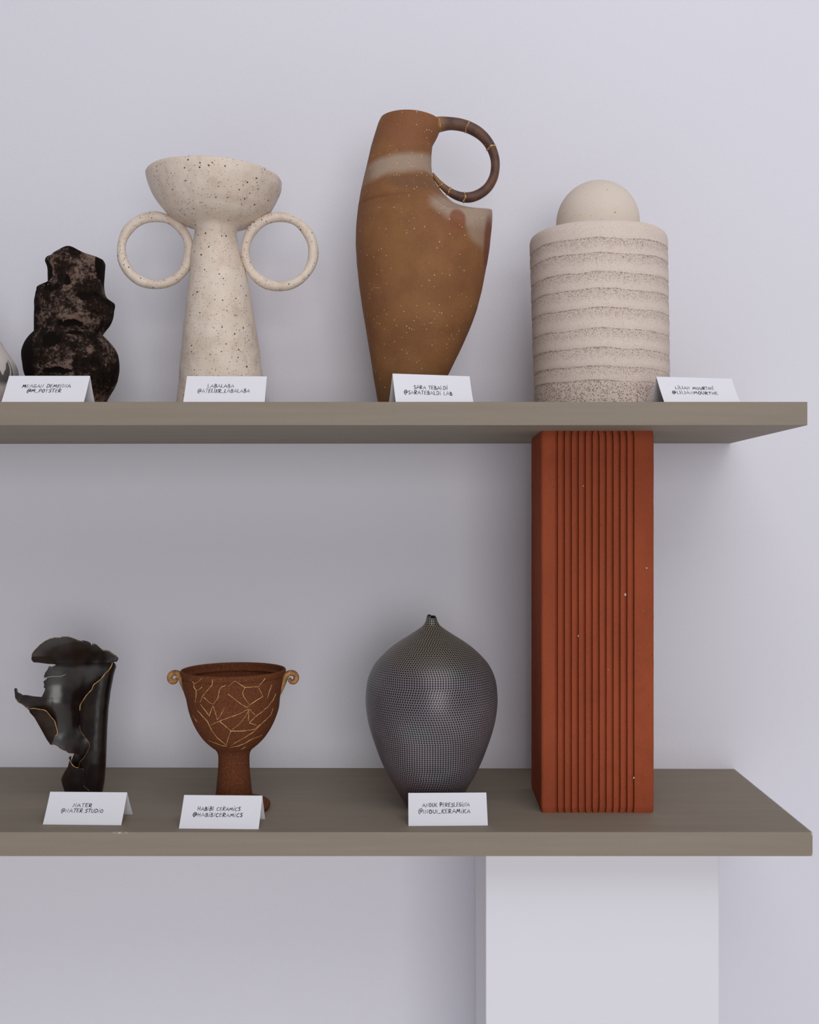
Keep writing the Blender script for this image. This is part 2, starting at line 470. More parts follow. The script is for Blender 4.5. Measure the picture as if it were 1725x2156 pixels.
# black hollows of the scorched vase: centre and half size on its outline
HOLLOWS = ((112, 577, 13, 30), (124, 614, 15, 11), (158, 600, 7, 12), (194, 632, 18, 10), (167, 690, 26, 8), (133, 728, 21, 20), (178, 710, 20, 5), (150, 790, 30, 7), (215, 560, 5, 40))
def mat_painted_white():
    t = NT('white_slip_painted_charcoal')
    x, y, z = t.xyz()
    c = t.mix(t.noise(40, 3), (0.70, 0.62, 0.565), (0.76, 0.69, 0.64))
    w = t.noise(46, 3, 0.5, t.scaled(1, 1, 0.32), 0.9)
    m = t.math('MULTIPLY', t.ramp(w, 0.575, 0.60), t.ramp(z, 0.030, 0.040))
    c = t.mix(t.math('MULTIPLY', m, 0.9), c, (0.075, 0.07, 0.075))
    return t.done(c, 0.7, 0.2)
def mat_rust():
    t = NT('rust_brown_grogged_clay')
    c = t.mix(t.noise(35, 4), (0.155, 0.046, 0.017), (0.215, 0.067, 0.025))
    c = t.mix(t.ramp(t.noise(900, 3, 0.75), 0.42, 0.62, 0.7, 0), c, (0.055, 0.019, 0.011))
    c = t.mix(t.ramp(t.noise(1000, 2, 0.7), 0.55, 0.72, 0, 0.6), c, (0.36, 0.16, 0.072))
    t.bump(t.noise(800, 4, 0.7), 0.4, 0.0008)
    return t.done(c, 0.8, 0.12)
def mat_gold_scroll():
    t = NT('ochre_gold_scroll')
    c = t.mix(t.ramp(t.noise(120, 4), 0.35, 0.65), (0.42, 0.215, 0.075), (0.20, 0.095, 0.036))
    c = t.mix(t.math('MULTIPLY', t.specks(480, 0.26, 0.3), 0.7), c, (0.07, 0.03, 0.014))
    t.bump(t.noise(420, 3), 0.3, 0.0008)
    return t.done(c, 0.6, 0.3)
def mat_gold(name='gold_line', a=(0.68, 0.41, 0.16), b=(0.36, 0.18, 0.065)):
    t = NT(name)
    c = t.mix(t.ramp(t.noise(170, 3), 0.38, 0.62), a, b)
    return t.done(c, 0.45, 0.5, 0.15)
def mat_dark_glaze(name, spec):
    t = NT(name)
    n1 = t.noise(30, 5, 0.6)
    c = t.mix(t.ramp(n1, 0.35, 0.7), (0.0090, 0.0050, 0.0038), (0.022, 0.0120, 0.0078))
    t.bump(t.noise(90, 4, 0.5), 0.08, 0.001)
    return t.done(c, t.ramp(n1, 0.3, 0.7, 0.20, 0.28), spec)
def mat_brown_glaze():
    t = NT('dark_brown_flap_glaze')
    n1 = t.noise(60, 5, 0.6)
    c = t.mix(t.ramp(n1, 0.35, 0.7), (0.018, 0.0095, 0.0058), (0.040, 0.022, 0.013))
    t.bump(t.noise(220, 4, 0.6), 0.2, 0.001)
    return t.done(c, 0.5, 0.22)
def mat_dimple():
    t = NT('dimpled_gunmetal_glaze')
    uv = t.n('UVMap'); u, v, _ = t.xyz(uv.outputs[0])
    x, y, z = t.xyz()
    du = t.math('SUBTRACT', t.math('FRACT', u), 0.5)
    dv = t.math('MULTIPLY', t.math('SUBTRACT', t.math('FRACT', v), 0.5), 0.90)
    d = t.math('SQRT', t.math('ADD', t.math('MULTIPLY', du, du), t.math('MULTIPLY', dv, dv)))
    ridge = t.ramp(d, 0.24, 0.43)
    hue = t.noise(15, 3, 0.5)
    r = t.mix(t.ramp(hue, 0.35, 0.65), (0.275, 0.228, 0.245), (0.21, 0.188, 0.205))
    r = t.mix(t.ramp(t.noise(19, 2), 0.54, 0.70, 0, 0.5), r, (0.19, 0.235, 0.225))
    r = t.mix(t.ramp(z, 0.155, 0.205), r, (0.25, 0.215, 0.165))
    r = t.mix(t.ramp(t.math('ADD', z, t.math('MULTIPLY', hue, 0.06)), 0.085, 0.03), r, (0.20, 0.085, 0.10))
    c = t.mix(ridge, (0.011, 0.008, 0.010), r)
    t.bump(ridge, 0.9, 0.0012)
    return t.done(c, 0.36, 0.6, 0.25)
def mat_ink():
    t = NT('purple_black_ink')
    return t.done(t.mix(t.noise(300, 2), (0.012, 0.008, 0.022), (0.045, 0.028, 0.065)), 0.6, 0.2)

def BANDS(B, S):
    # heights of the band edges on the front, lowest first (front of the pot stands nearer than its axis)
    out = []
    for v in (800, 770, 731, 690, 646, 606, 571, 531, 499):
        zf = (CY-v)*(1.35-0.0855)/F                # height of the front surface above the eye
        out.append(zf-0.1272)
    return out

M_WALL = mat_wall()
M_PLINTH = mat_plain('white_plinth_paint', (0.80, 0.79, 0.83), 0.8, 0.15, 0.015, 3)
M_FLOOR = mat_plain('pale_grey_floor', (0.80, 0.79, 0.80), 0.6, 0.3, 0.03, 3)
M_SHELF = mat_shelf(False); M_SHELF_WORN = mat_shelf(True); M_TERRA = mat_terracotta()
M_CARD = mat_plain('white_card', (0.84, 0.83, 0.875), 0.75, 0.15, 0.012, 60)
M_INK = mat_ink(); M_GOLD = mat_gold()
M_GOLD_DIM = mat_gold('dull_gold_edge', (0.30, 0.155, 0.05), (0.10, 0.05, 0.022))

# ------------------------------------------------------------------ setting
UT, UB = CZ+0.1272, CZ+0.1010         # upper shelf top and underside
LT, LB = CZ-0.3530, CZ-0.3800         # lower shelf top and underside
def back(x): return 1.5+(0.43-x)*0.0103   # the wall runs very slightly out of square with the shelves

tag(bm_obj('wall_back', prism([(-4, back(-4)), (4, back(4)), (4, back(4)+0.12), (-4, back(-4)+0.12)], 0, 3.4), M_WALL), kind='structure')
tag(bm_obj('floor', prism([(-4, -3.5), (4, -3.5), (4, back(4)), (-4, back(-4))], -0.1, 0), M_FLOOR), kind='structure')

def shelf(name, x1, z0, z1, label):
    zc = (z0+z1)/2
    x0 = -1.15
    bm = prism([(x0, 1.2), (x1, 1.2), (x1, back(x1)), (x0, back(x0))], z0-zc, z1-zc, 0.0007)
    o = bm_obj(name, bm, M_SHELF if z1 > CZ else M_SHELF_WORN); o.location = (0, 0, zc)
    return tag(o, label, 'shelf', None)
shelf('shelf_board', 0.4293, UB, UT, 'upper taupe grey shelf board resting on the terracotta block')
shelf('shelf_board', 0.4351, LB, LT, 'lower taupe grey shelf board resting on the white plinth')
pl = bm_obj('plinth', prism([(0.0729, 1.25), (0.3445, 1.25), (0.3445, back(0.3445)), (0.0729, back(0.0729))], 0, LB, 0.0015), M_PLINTH)
tag(pl, 'white painted plinth standing on the floor under the lower shelf', 'plinth')

# ------------------------------------------------------------------ ribbed terracotta block between the shelves
def terracotta_block(x0, x1, y0, y1, label):
    root = thing('terracotta_block', label, 'block', ((x0+x1)/2, (y0+y1)/2, LT))
    w, dp, h = (x1-x0)/2, (y1-y0)/2, UB-LT
    sec = []
    def side(a, b, nrm, first, last, n, gw, gd):
        # points along a side with n rectangular grooves of width gw and depth gd
        L = (Vector(b)-Vector(a)).length; t = (Vector(b)-Vector(a))/L; nv = Vector(nrm)
        r = 0.0035
        sec.append(Vector(a)+t*r)
        for i in range(n):
            c = first+(last-first)*i/(n-1)
            for off, d in ((-gw/2, 0), (-gw/2+0.0006, gd), (gw/2-0.0006, gd), (gw/2, 0)):
                sec.append(Vector(a)+t*(c+off)-nv*d)
        sec.append(Vector(b)-t*r)
        # rounded arris
        for k in (1, 2, 3):
            an = k*pi/8
            ctr = Vector(b)-t*r-nv*r
            sec.append(ctr+nv*(r*cos(an))+t*(r*sin(an)))
    fw = 2*w
    side((-w, -dp), (w, -dp), (0, -1), 0.0180, 0.1090, 12, 0.0036, 0.0042)
    side((w, -dp), (w, dp), (1, 0), 0.018, 2*dp-0.018, 11, 0.0036, 0.0026)
    side((w, dp), (-w, dp), (0, 1), 0.0192, 0.1096, 12, 0.0036, 0.0026)
    side((-w, dp), (-w, -dp), (-1, 0), 0.018, 2*dp-0.018, 11, 0.0036, 0.0026)
    n = len(sec); rows = 70
    verts, faces = [], []
    for i in range(rows+1):
        z = h*i/rows
        e = min(z, h-z)
        pinch = 0.0008*max(0, 1-e/0.0025)
        for k, p in enumerate(sec):
            q = Vector((p.x, p.y, z))
            j = noise.noise(Vector((p.x*90, p.y*90, z*55)))*0.00014+noise.noise(Vector((p.x*300, p.y*300, z*240)))*0.00012
            q.x += j-pinch*(1 if p.x > 0 else -1); q.y += noise.noise(Vector((p.x*160+9, p.y*160, z*130)))*0.00022-pinch*(1 if p.y > 0 else -1)
            if i in (0, rows):
                q.z += (0.0006 if i == 0 else -0.0006)*max(0, noise.noise(Vector((p.x*120, p.y*120, i))))
            verts.append(q)
    for i in range(rows):
        for k in range(n):
            faces.append((i*n+k, i*n+(k+1) % n, (i+1)*n+(k+1) % n, (i+1)*n+k))
    faces.append(tuple(range(n-1, -1, -1))); faces.append(tuple(range(rows*n, (rows+1)*n)))
    mesh_obj('ribbed_body', verts, faces, M_TERRA, root, False)
    return root, w, dp
BX0, BX1, BY0 = (1140-CX)*1.2767/F, (1378-CX)*1.2767/F, 1.2767
blk, bw, bd = terracotta_block(BX0, BX1, BY0, 1.397, 'tall ribbed terracotta block standing between the two shelves')
# pale lime specks fired into the clay face
M_CHIP = mat_plain('pale_lime_speck', (0.62, 0.45, 0.37), 0.8)
for u, v, r in ((1317, 1252, 3.2), (1362, 1196, 2.6), (1335, 1638, 2.4), (1218, 1339, 2.0), (1281, 1410, 2.2), (1157, 1033, 1.8), (1165, 1472, 1.8), (1229, 1023, 1.7)):
    s_ = BY0/F
    bm = bmesh.new(); bmesh.ops.create_icosphere(bm, subdivisions=1, radius=r*s_)
    for w_ in bm.verts: w_.co = Vector((w_.co.x*random.Random(u).uniform(.6, 1), w_.co.y*0.5, w_.co.z*random.Random(v).uniform(.8, 1.3)))
    o = bm_obj('lime_speck', bm, M_CHIP, blk, True, 'pale lime speck')
    o.location = ((u-CX)*s_-blk.location.x, BY0-blk.location.y+0.0004, CZ+(CY-v)*s_-LT)

# ------------------------------------------------------------------ upper shelf pots
def conv(ox, oy, k): return lambda x, y: (ox+x/k, oy+y/k)

# speckled goblet with two ring handles
M_SPECK = mat_speckled()
g = Pot('ring_handled_goblet', 'speckled cream goblet vase with two big ring handles and wide bowl', 'vase', 458, 1.35, UT)
g.loft('stem', [(873, 369, 573), (845, 374, 567), (791, 379, 554), (747, 383, 547), (693, 387.5, 539), (640, 394, 530.5), (613, 397, 526), (568, 401.5, 516),
                (523, 405.5, 503), (510, 408, 500.5), (500, 410, 498.5), (490, 412, 497), (470, 416, 494)], M_SPECK, M=90, lump=(2.0, 28, 2))
g.loft('bowl', [(516, 411, 496.5), (510, 408.3, 500.2), (498, 409.8, 498.5), (489, 411, 497.5), (482, 409.5, 500), (477, 404, 506), (472.5, 390, 520), (467, 373, 536), (459, 360, 550), (451, 352, 558), (441, 344, 569), (430, 335, 575), (416, 325.5, 582),
                (396, 316.5, 590), (384, 312.5, 591.5), (377, 310.8, 592)], M_SPECK, M=60, wall=9, inner=0.75, lump=(1.6, 24, 4), topz=lambda ca, sa: 3.5*ca)
for cx, cy, rx, ry, seed in ((327.5, 528, 71, 71, 1), (588.5, 530, 71.5, 73.5, 2)):
    g.tube('ring_handle', [(cx+rx*cos(a), cy+ry*sin(a), 4*sin(a+seed)) for a in [2*pi*i/48 for i in range(48)]],
           [10.2+0.9*sin(3*2*pi*i/48+seed)+0.5*sin(7*2*pi*i/48) for i in range(48)], M_SPECK, 16, True, lump=(0.8, 60, seed))

# brown jug with hooped handle
jS = 1.35/F
M_JUG = mat_jug(jS); M_HB = mat_handle_brown()
j = Pot('brown_jug', 'tall brown jug with one hooped handle and torn open shoulder', 'jug', 893, 1.35, UT)
jl = [(873, 802), (844, 795.5), (786, 785), (737, 777.5), (687, 769.4), (638, 761.5), (587, 755), (555, 751.3), (515.6, 749.3), (476, 750.5), (437, 754.6), (397, 761.5), (352, 772), (313, 781), (283, 790), (262, 797), (254, 801)]
jr = [(873, 903), (845, 914), (788, 944.8), (752.6, 962.6), (719, 978.4), (687.5, 992), (654, 1004), (614.6, 1013.8), (569, 1022.7), (555, 1025.7), (521.6, 1031.6), (486, 1035.5), (456.5, 1037), (443, 1036.5), (440, 1035.5),
      (438.5, 1021), (437, 1000), (433, 976), (426, 956), (417, 943), (407, 931), (389.5, 919), (370, 910.5), (348, 908.2), (328, 908.2), (305, 911), (291, 918), (275, 925), (262, 926), (254, 926)]
def lin(tab, v):
    t_ = sorted(tab)
    if v <= t_[0][0]: return t_[0][1]
    for (a, b), (c, d) in zip(t_, t_[1:]):
        if v <= c: return b+(d-b)*(v-a)/(c-a)
    return t_[-1][1]
jrows = [(v, lin(jl, v), lin(jr, v)) for v in sorted({a for a, _ in jr} | {840, 815, 640, 600, 540, 500, 470, 448, 441, 380, 360, 338, 316}, reverse=True)]
def jdepth(v):
    # the plan stays a smooth round while the right side is cut away at the shoulder
    hw = (lin(jr, v)-lin(jl, v))/2
    full = lin([(254, 52), (300, 57), (352, 66), (397, 84), (430, 104), (470, 125), (515, 128), (560, 125), (614, 119), (687, 104), (752, 85), (800, 70), (845, 56), (873, 49)], v)
    return full/hw
def jdip(v, ca, sa):
    w = cl((v-405)/20.0)*cl((510-v)/60.0)
    full = lin([(400, 84), (430, 104), (470, 125), (515, 128)], v)
    return 0.27*full*max(0.0, -sa)*w*cl((ca-0.05)/0.3)
def cl(a, lo=0.0, hi=1.0): return max(lo, min(hi, a))
j.loft('body', jrows, M_JUG, depth=jdepth, M=170, seg=96, wall=7, inner=0.22, lump=(0.8, 20, 6),
       topz=lambda ca, sa: 2.5*ca-1.5*cos(2.2*ca), dip=jdip)
hp = [(905, 268), (919, 264), (930, 262), (947, 261), (966.5, 263), (986, 268.5), (1006, 279), (1022, 293), (1035, 313), (1042, 334), (1043, 354), (1038.5, 376), (1025.7, 397), (1006, 411), (986, 416.5), (966.5, 415), (947, 407), (929, 393.5), (917, 380), (911.5, 370)]
hr = [16, 16.5, 15.5, 13.5, 13, 12.5, 12, 11, 10.2, 9.6, 9.4, 9.6, 10, 10.6, 10.8, 9.8, 8.2, 6.2, 4.2, 1.6]
HD = catmull([(u, v, -2.0-16*max(0, min(1, (i-14)/4.0)), r) for i, ((u, v), r) in enumerate(zip(hp, hr))], 90)
han = j.tube('hoop_handle', [d[:3] for d in HD], [d[3] for d in HD], M_HB, 18, label='dark brown hoop handle mended with gold')
def gold_ring(u, v, w, full=True):
    i = min(range(len(HD)), key=lambda k: (HD[k][0]-u)**2+(HD[k][1]-v)**2)
    a, b = Vector(j.P(*HD[i-1][:3])), Vector(j.P(*HD[i+1][:3])); c = Vector(j.P(*HD[i][:3])); t_ = (b-a).normalized()
    e1 = Vector((0, 1, 0)); e1 = (e1-t_*e1.dot(t_)).normalized(); e2 = t_.cross(e1); r = HD[i][3]*j.S*0.965
    pts = [c+e1*(r*cos(x))+e2*(r*sin(x))+t_*(w*j.S*0.55*sin(3.3*x+u)) for x in [2*pi*k/20 for k in range(20)]]
    vv, ff = tube_data(pts, [w*j.S*(0.75+0.35*sin(2*k+u)) for k in range(20)], 6, True)
    mesh_obj('gold_seam', vv, ff, M_GOLD, han, True, 'gold mended seam')
for u, v, w in ((927, 262, 1.1), (985, 268, 1.8), (1043.5, 309, 2.2), (930, 393, 1.9), (946, 406, 2.2), (975, 416, 2.2)): gold_ring(u, v, w)

# banded cylinder jar with ball lid
cS = 1.35/F; cB = CY-0.1272*F/1.35
c = Pot('banded_cylinder_jar', 'pale banded cylinder jar with a round ball lid', 'jar', 1262, 1.35, UT)
rows = [(872, 1126, 1411), (868, 1125, 1412)]
es = BANDS(cB, cS)
def edge_x(v): return (1115.5+(v-506)*0.0305, 1403+(v-506)*0.0185)
v = 860
while v > 520:
    z = (cB-v)*cS
    k = min((abs(z-e), z-e) for e in es)
    dent = -1.3*max(0, 1-abs(k[1]+0.0012)/0.004)
    l, r = edge_x(v); rows.append((v, l-dent, r+dent)); v -= 4
for v, i in ((514, 0), (509, 1), (505, 2.5), (502, 5), (499.5, 9), (498, 14)):
    l, r = edge_x(v); rows.append((v, l+i, r-i))
rows.append((497, 1140, 1379)); rows.append((496.5, 1190, 1330))
M_BAND = mat_banded(cS, cB)
c.loft('body', rows, M_BAND, M=200, seg=96, lump=(0.7, 30, 8))
bm = bmesh.new(); bmesh.ops.create_uvsphere(bm, u_segments=64, v_segments=40, radius=87*cS)
for w_ in bm.verts:
    if w_.co.z < -32*cS: w_.co.z = -32*cS
o = bm_obj('ball_lid', bm, mat_sandy(), c.root, True, 'smooth round ball lid')
o.location = (Vector(c.P(1259, 469.5, 0)))

# scorched three-tiered vase
M_SC = mat_scorched()
def q(x, y): return (149+(x/5.675-149)*0.962, 480+y/5.675)
s = Pot('scorched_vase', 'black scorched lumpy vase in three tiers with pale crust', 'vase', 149, 1.35, UT)
def tiers(rows): return [(480+y/5.675, 149+(a/5.675-149)*0.96, 149+(b/5.675-149)*0.965) for y, a, b in rows]
belly_ = s.loft('belly', tiers([(2235, 520, 1215), (2180, 490, 1235), (2065, 445, 1275), (1960, 400, 1330), (1900, 368, 1365), (1820, 332, 1398), (1760, 306, 1413), (1700, 288, 1423), (1650, 279, 1425), (1580, 270, 1419),
        (1500, 273, 1402), (1440, 286, 1375), (1380, 311, 1335), (1320, 350, 1278), (1270, 394, 1225), (1225, 440, 1190), (1190, 520, 1120)]), M_SC, depth=0.86, power=2.3, M=80, lump=(2.6, 26, 11))
middle_ = s.loft('middle_tier', tiers([(1300, 470, 1150), (1275, 425, 1205), (1240, 420, 1232), (1210, 421, 1258), (1150, 421, 1310), (1060, 423, 1348), (960, 425, 1364), (915, 426, 1374), (885, 427, 1368), (855, 429, 1318), (830, 430, 1285),
        (800, 432, 1262), (765, 446, 1245), (740, 470, 1235), (725, 510, 1200)]), M_SC, depth=0.80, power=2.5, M=70, lump=(2.4, 30, 12))
neck_ = s.loft('neck', tiers([(860, 620, 1280), (800, 604, 1255), (760, 598, 1242), (680, 590, 1235), (600, 585, 1240), (500, 578, 1250), (440, 560, 1255), (410, 551, 1256), (385, 552, 1252)]), M_SC, depth=0.85, power=2.6, M=60,
       wall=8, inner=0.55, lump=(1.6, 30, 14), topz=lambda ca, sa: -15*math.exp(-((ca-0.0)/0.42)**2)+3*(ca < -0.6)+5*max(0, ca-0.5))
for o in (neck_, belly_, middle_):
    for w_ in o.data.vertices:
        if w_.co.y < 0:
            for u, v, ru, rv in HOLLOWS[2:]:
                t_ = ((w_.co.x/s.S+149-u)/ru)**2+((s.base-w_.co.z/s.S-v)/rv)**2
                w_.co.y += 3.4*s.S*math.exp(-t_*1.1)
# pinched ledges left and right between the tiers
s.tube('ledge', [q(470, 790)+(-4,), q(500, 752)+(-26,), q(575, 735)+(-40,), q(640, 712)+(-44,), q(700, 665)+(-45,), q(735, 590)+(-42,)], [2, 4, 3.6, 2.6, 1.8, 0.6], M_SC, 10, M=30, lump=(0.8, 70, 3))
s.tube('ledge', [q(1195, 640)+(-38,), q(1215, 790)+(-40,), q(1270, 860)+(-30,), q(1340, 905)+(-12,), q(1362, 915)+(0,)], [0.5, 2.4, 3.2, 4, 3], M_SC, 10, M=30, lump=(0.8, 70, 4))

# white painted pot cut by the frame
p = Pot('painted_pot', 'white pot painted with charcoal marks, at the left end of the upper shelf', 'pot', -70, 1.35, UT)
p.loft('body', [(873, -143, 3), (860, -150, 10), (845, -159, 19), (820, -170, 31), (793, -177, 37.5), (770, -173, 34.5), (751, -163, 24), (735, -153, 13), (716, -141, 1), (695, -127, -13), (672, -111, -29), (650, -103, -37), (635, -104, -36), (622, -110, -30)],
       mat_painted_white(), M=70, wall=6, inner=0.6, lump=(0.8, 25, 17))

p.root.location.x -= 5*p.S

# ------------------------------------------------------------------ lower shelf pots
# black torn vessel with gilded edges
M_NG = mat_dark_glaze('black_brown_satin_glaze', 0.38); M_NI = mat_dark_glaze('black_gloss_glaze', 0.60); M_NB = mat_brown_glaze()
n = Pot('torn_vessel', 'black glossy torn sculptural vessel with gilded ragged edges', 'vessel', 192, 1.319, LT)
k = conv(0, 1310, 5.528)
def pl_(pts): return [k(x, y) for x, y in pts]
def X(u): return u*5.528
def Y(v): return (v-1310)*5.528
def d_inner(u, v):
    x, y = X(u), Y(v)
    q_ = (1250-max(x, 860))/5.528                # a trough rolled round the right-hand fold
    d = 27-0.0038*q_*q_
    e_ = max(0.0, (860-x)/5.528); f_ = min(e_, 65.0)   # flattening out towards the torn left edge
    d -= 0.536*f_-0.436*f_*f_/130.0+0.10*(e_-f_)
    d += -7.5*math.exp(-((x-660)/260)**2-((y-940)/160)**2)   # the swelling that catches the light
    d += -8*cl((600-x)/400.0)*cl((y-740)/300.0)
    return d-10*cl((900-y)/450.0)
def d_front(u, v):
    x, y = X(u), Y(v)
    xr = lin([(455, 1362), (520, 1358), (620, 1327), (800, 1293), (1000, 1268), (1250, 1253), (1650, 1238), (1850, 1221), (2000, 1195), (2150, 1170)], y)
    r = 178.0
    t_ = cl((x-(xr-r))/r, -0.98, 0.995)
    return -29*sqrt(1-t_*t_)+6*cl((y-1500)/500.0)
def d_hood(u, v):
    x, y = X(u), Y(v)
    d = d_inner(u, max(v, 1310+470/5.528))
    up = cl((560-y)/400.0); up = up*up*(3-2*up)
    return d-up*(16+20*sin(pi*cl((x-330)/1000.0)))-8*cl((700-x)/350.0)*cl((520-y)/120.0)
def d_flap(u, v):
    x, y = X(u), Y(v)
    t_ = cl(((x-340)-(y-1010)*0.62+20)/330.0, 0, 1)
    return d_inner(u, v)-7-22*sqrt(cl(t_))*1.0+7*t_*t_
def d_base(u, v):
    x, y = X(u), Y(v)
    t_ = cl((x-930)/225.0, -0.99, 0.99)
    return -27*sqrt(1-t_*t_)+3
def d_back(u, v):
    x, y = X(u), Y(v)
    t_ = cl((x-1000)/300.0, -0.99, 0.99)
    return 27*sqrt(1-t_*t_)
n.sheet('inner_wall', pl_([(655, 505), (610, 525), (570, 518), (548, 560), (525, 590), (508, 640), (545, 646), (550, 655), (505, 690), (515, 730), (508, 765), (528, 770), (515, 810), (500, 840), (485, 872), (400, 865), (300, 848), (265, 850),
        (245, 835), (205, 815), (198, 780), (182, 765), (166, 778), (172, 830), (176, 880), (218, 932), (272, 968), (350, 1035), (402, 1108), (482, 1248), (542, 1358), (590, 1425), (640, 1425), (720, 1480),
        (770, 1500), (800, 1522), (850, 1525), (885, 1530), (960, 1560), (1100, 1560), (1170, 1400), (1180, 1200), (1210, 1000), (1245, 800), (1295, 600), (1320, 500),
        (1312, 460), (1330, 462), (1358, 462), (1376, 428), (1350, 398), (1310, 370), (1270, 338), (1200, 330), (1165, 305), (1130, 272), (1100, 256), (1078, 262), (1064, 278), (1058, 252), (1030, 232), (970, 216), (945, 228), (920, 215), (860, 190), (790, 170), (720, 168), (710, 182), (640, 182), (570, 198), (500, 238),
        (430, 300), (375, 370), (363, 430), (385, 464), (410, 470), (440, 470), (500, 478), (560, 486), (630, 488), (658, 500)]), d_hood, M_NI, 3.0, 1.2, 'glossy black inner wall curling over into a hood')
n.sheet('front_fold', pl_([(1310, 455), (1300, 505), (1265, 560), (1230, 590), (1180, 655), (1135, 695), (1090, 730), (1070, 780), (1030, 825), (1000, 860), (965, 915), (935, 965), (928, 1030), (938, 1100), (926, 1200), (935, 1250), (960, 1300), (990, 1340),
        (1035, 1400), (1042, 1440), (1025, 1490), (1000, 1540), (965, 1590), (930, 1630), (915, 1690), (902, 1760), (905, 1830), (930, 1865), (960, 1890), (1000, 1930), (1045, 1965), (1045, 2070), (1050, 2150), (1165, 2150), (1190, 2000), (1205, 1930), (1218, 1850),
        (1235, 1650), (1245, 1400), (1250, 1250), (1265, 1000), (1290, 800), (1325, 620), (1340, 560), (1355, 520), (1345, 488), (1325, 465)]), d_front, M_NG, 3.0, 1.5)
n.sheet('left_flap', pl_([(335, 1005), (400, 1003), (450, 1012), (510, 1020), (545, 1040), (600, 1110), (635, 1150), (650, 1200), (668, 1270), (668, 1300), (640, 1330), (605, 1365), (608, 1395), (587, 1427), (540, 1360), (480, 1250), (400, 1110), (345, 1050)]),
        d_flap, M_NB, 3.0, 1.4, 'brown folded flap')
n.sheet('base_wall', pl_([(800, 1575), (822, 1553), (818, 1620), (850, 1670), (885, 1690), (915, 1695), (960, 1700), (1060, 1800), (1080, 1965), (1080, 2150), (800, 2150), (770, 2060), (745, 1950), (720, 1880), (710, 1830), (725, 1790), (745, 1750), (790, 1680), (806, 1620)]),
        d_base, M_NG, 3.0, 1.5)
n.sheet('rear_wall', pl_([(760, 1900), (800, 1700), (850, 1560), (890, 1480), (1000, 1330), (1170, 1330), (1165, 1650), (1150, 1850), (1130, 2000), (1110, 2150), (830, 2150)]), d_back, M_NG, 3.0, 2.2)
def gild(pts, dfun, r, off=-1.4, mat=None):
    P = []
    for x, y in pts:
        u, v = k(x, y); P.append(n.away(u, v, dfun(u, v)+off))
    n.tube('gold_edge', P, r, mat or M_GOLD, 6, M=max(10, 5*len(P)), label='gilded edge')
gild([(1308, 470), (1300, 505), (1265, 560), (1230, 590), (1180, 655), (1135, 695), (1090, 730), (1070, 780), (1030, 825), (1000, 860), (965, 915), (935, 965), (930, 1030)], d_front, 0.95, -0.5)
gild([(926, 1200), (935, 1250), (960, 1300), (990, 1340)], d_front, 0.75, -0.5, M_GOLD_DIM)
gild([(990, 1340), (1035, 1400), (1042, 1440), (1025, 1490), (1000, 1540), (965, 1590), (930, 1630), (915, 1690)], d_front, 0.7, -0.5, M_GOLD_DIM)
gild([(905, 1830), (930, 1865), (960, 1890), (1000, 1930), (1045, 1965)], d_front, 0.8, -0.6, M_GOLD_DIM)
gild([(802, 1590), (818, 1620), (850, 1670), (885, 1690), (912, 1695)], d_base, 0.85, -0.6)
gild([(345, 1008), (400, 1003), (450, 1012), (510, 1020)], d_flap, 0.8, -0.5)
gild([(510, 1020), (545, 1040), (600, 1110), (635, 1150), (650, 1200), (668, 1270), (668, 1300), (640, 1330)], d_flap, 0.85, -0.5)
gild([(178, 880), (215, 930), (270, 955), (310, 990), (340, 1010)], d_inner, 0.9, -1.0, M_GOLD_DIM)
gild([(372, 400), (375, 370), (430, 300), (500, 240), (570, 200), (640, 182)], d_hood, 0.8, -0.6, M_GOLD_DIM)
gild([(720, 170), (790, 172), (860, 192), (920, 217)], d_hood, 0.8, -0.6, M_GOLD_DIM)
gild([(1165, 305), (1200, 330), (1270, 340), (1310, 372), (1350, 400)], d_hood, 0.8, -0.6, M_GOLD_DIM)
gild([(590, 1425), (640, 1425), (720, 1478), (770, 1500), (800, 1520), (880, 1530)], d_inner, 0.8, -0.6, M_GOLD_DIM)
M_TEAR = mat_plain('pale_torn_clay', (0.30, 0.25, 0.24), 0.4, 0.5)
P_ = []
for x, y in ((512, 655), (560, 640), (620, 632), (700, 630), (740, 618), (770, 603)):
    u, v = k(x, y); P_.append(n.away(u, v, d_inner(u, v)-0.4))
n.tube('tear', P_, [1.0, 0.9, 0.8, 0.7, 0.8, 0.3], M_TEAR, 6, M=24, label='pale torn crack')

# rust brown footed cup with scroll handles and gold lines
M_RUST = mat_rust(); M_SCROLL = mat_gold_scroll()
h = Pot('footed_cup', 'rust brown footed cup with scroll handles and gold crackle lines', 'cup', 492, 1.2945, LT)
hl = [(1411, 382), (1417, 382.6), (1421, 383.8), (1423, 386.2), (1425.5, 386.6), (1428, 384.8), (1440, 387), (1455, 390), (1468, 394), (1491, 398.7), (1511, 405), (1531, 414), (1551, 427), (1563, 438), (1570, 446), (1576, 454), (1583, 458.5), (1592, 460.2), (1614, 460), (1641, 457.8), (1668, 455), (1680, 452)]
hrows = [(v, x, 983.4-x if v < 1480 else 985.5-x) for v, x in hl]
h.loft('stem', [(a, b, c_) for a, b, c_ in hrows if a > 1572][::-1]+[(1570, 452, 534)], M_RUST, M=40)
h.loft('bowl', [(1580, 462, 523)]+[r for r in hrows if r[0] < 1578][::-1], M_RUST, M=110, wall=5, inner=0.9)
foot = [(h.base, 432, 556), (h.base-1.0, 422, 563), (h.base-6, 418.5, 568.5), (h.base-11, 418.5, 569), (h.base-15, 422, 565), (h.base-17.5, 430, 557), (h.base-18.5, 442, 546), (h.base-19, 470, 516)]
h.loft('foot', foot, M_RUST, M=30, lump=(0.8, 40, 22), label='rounded rust brown foot')
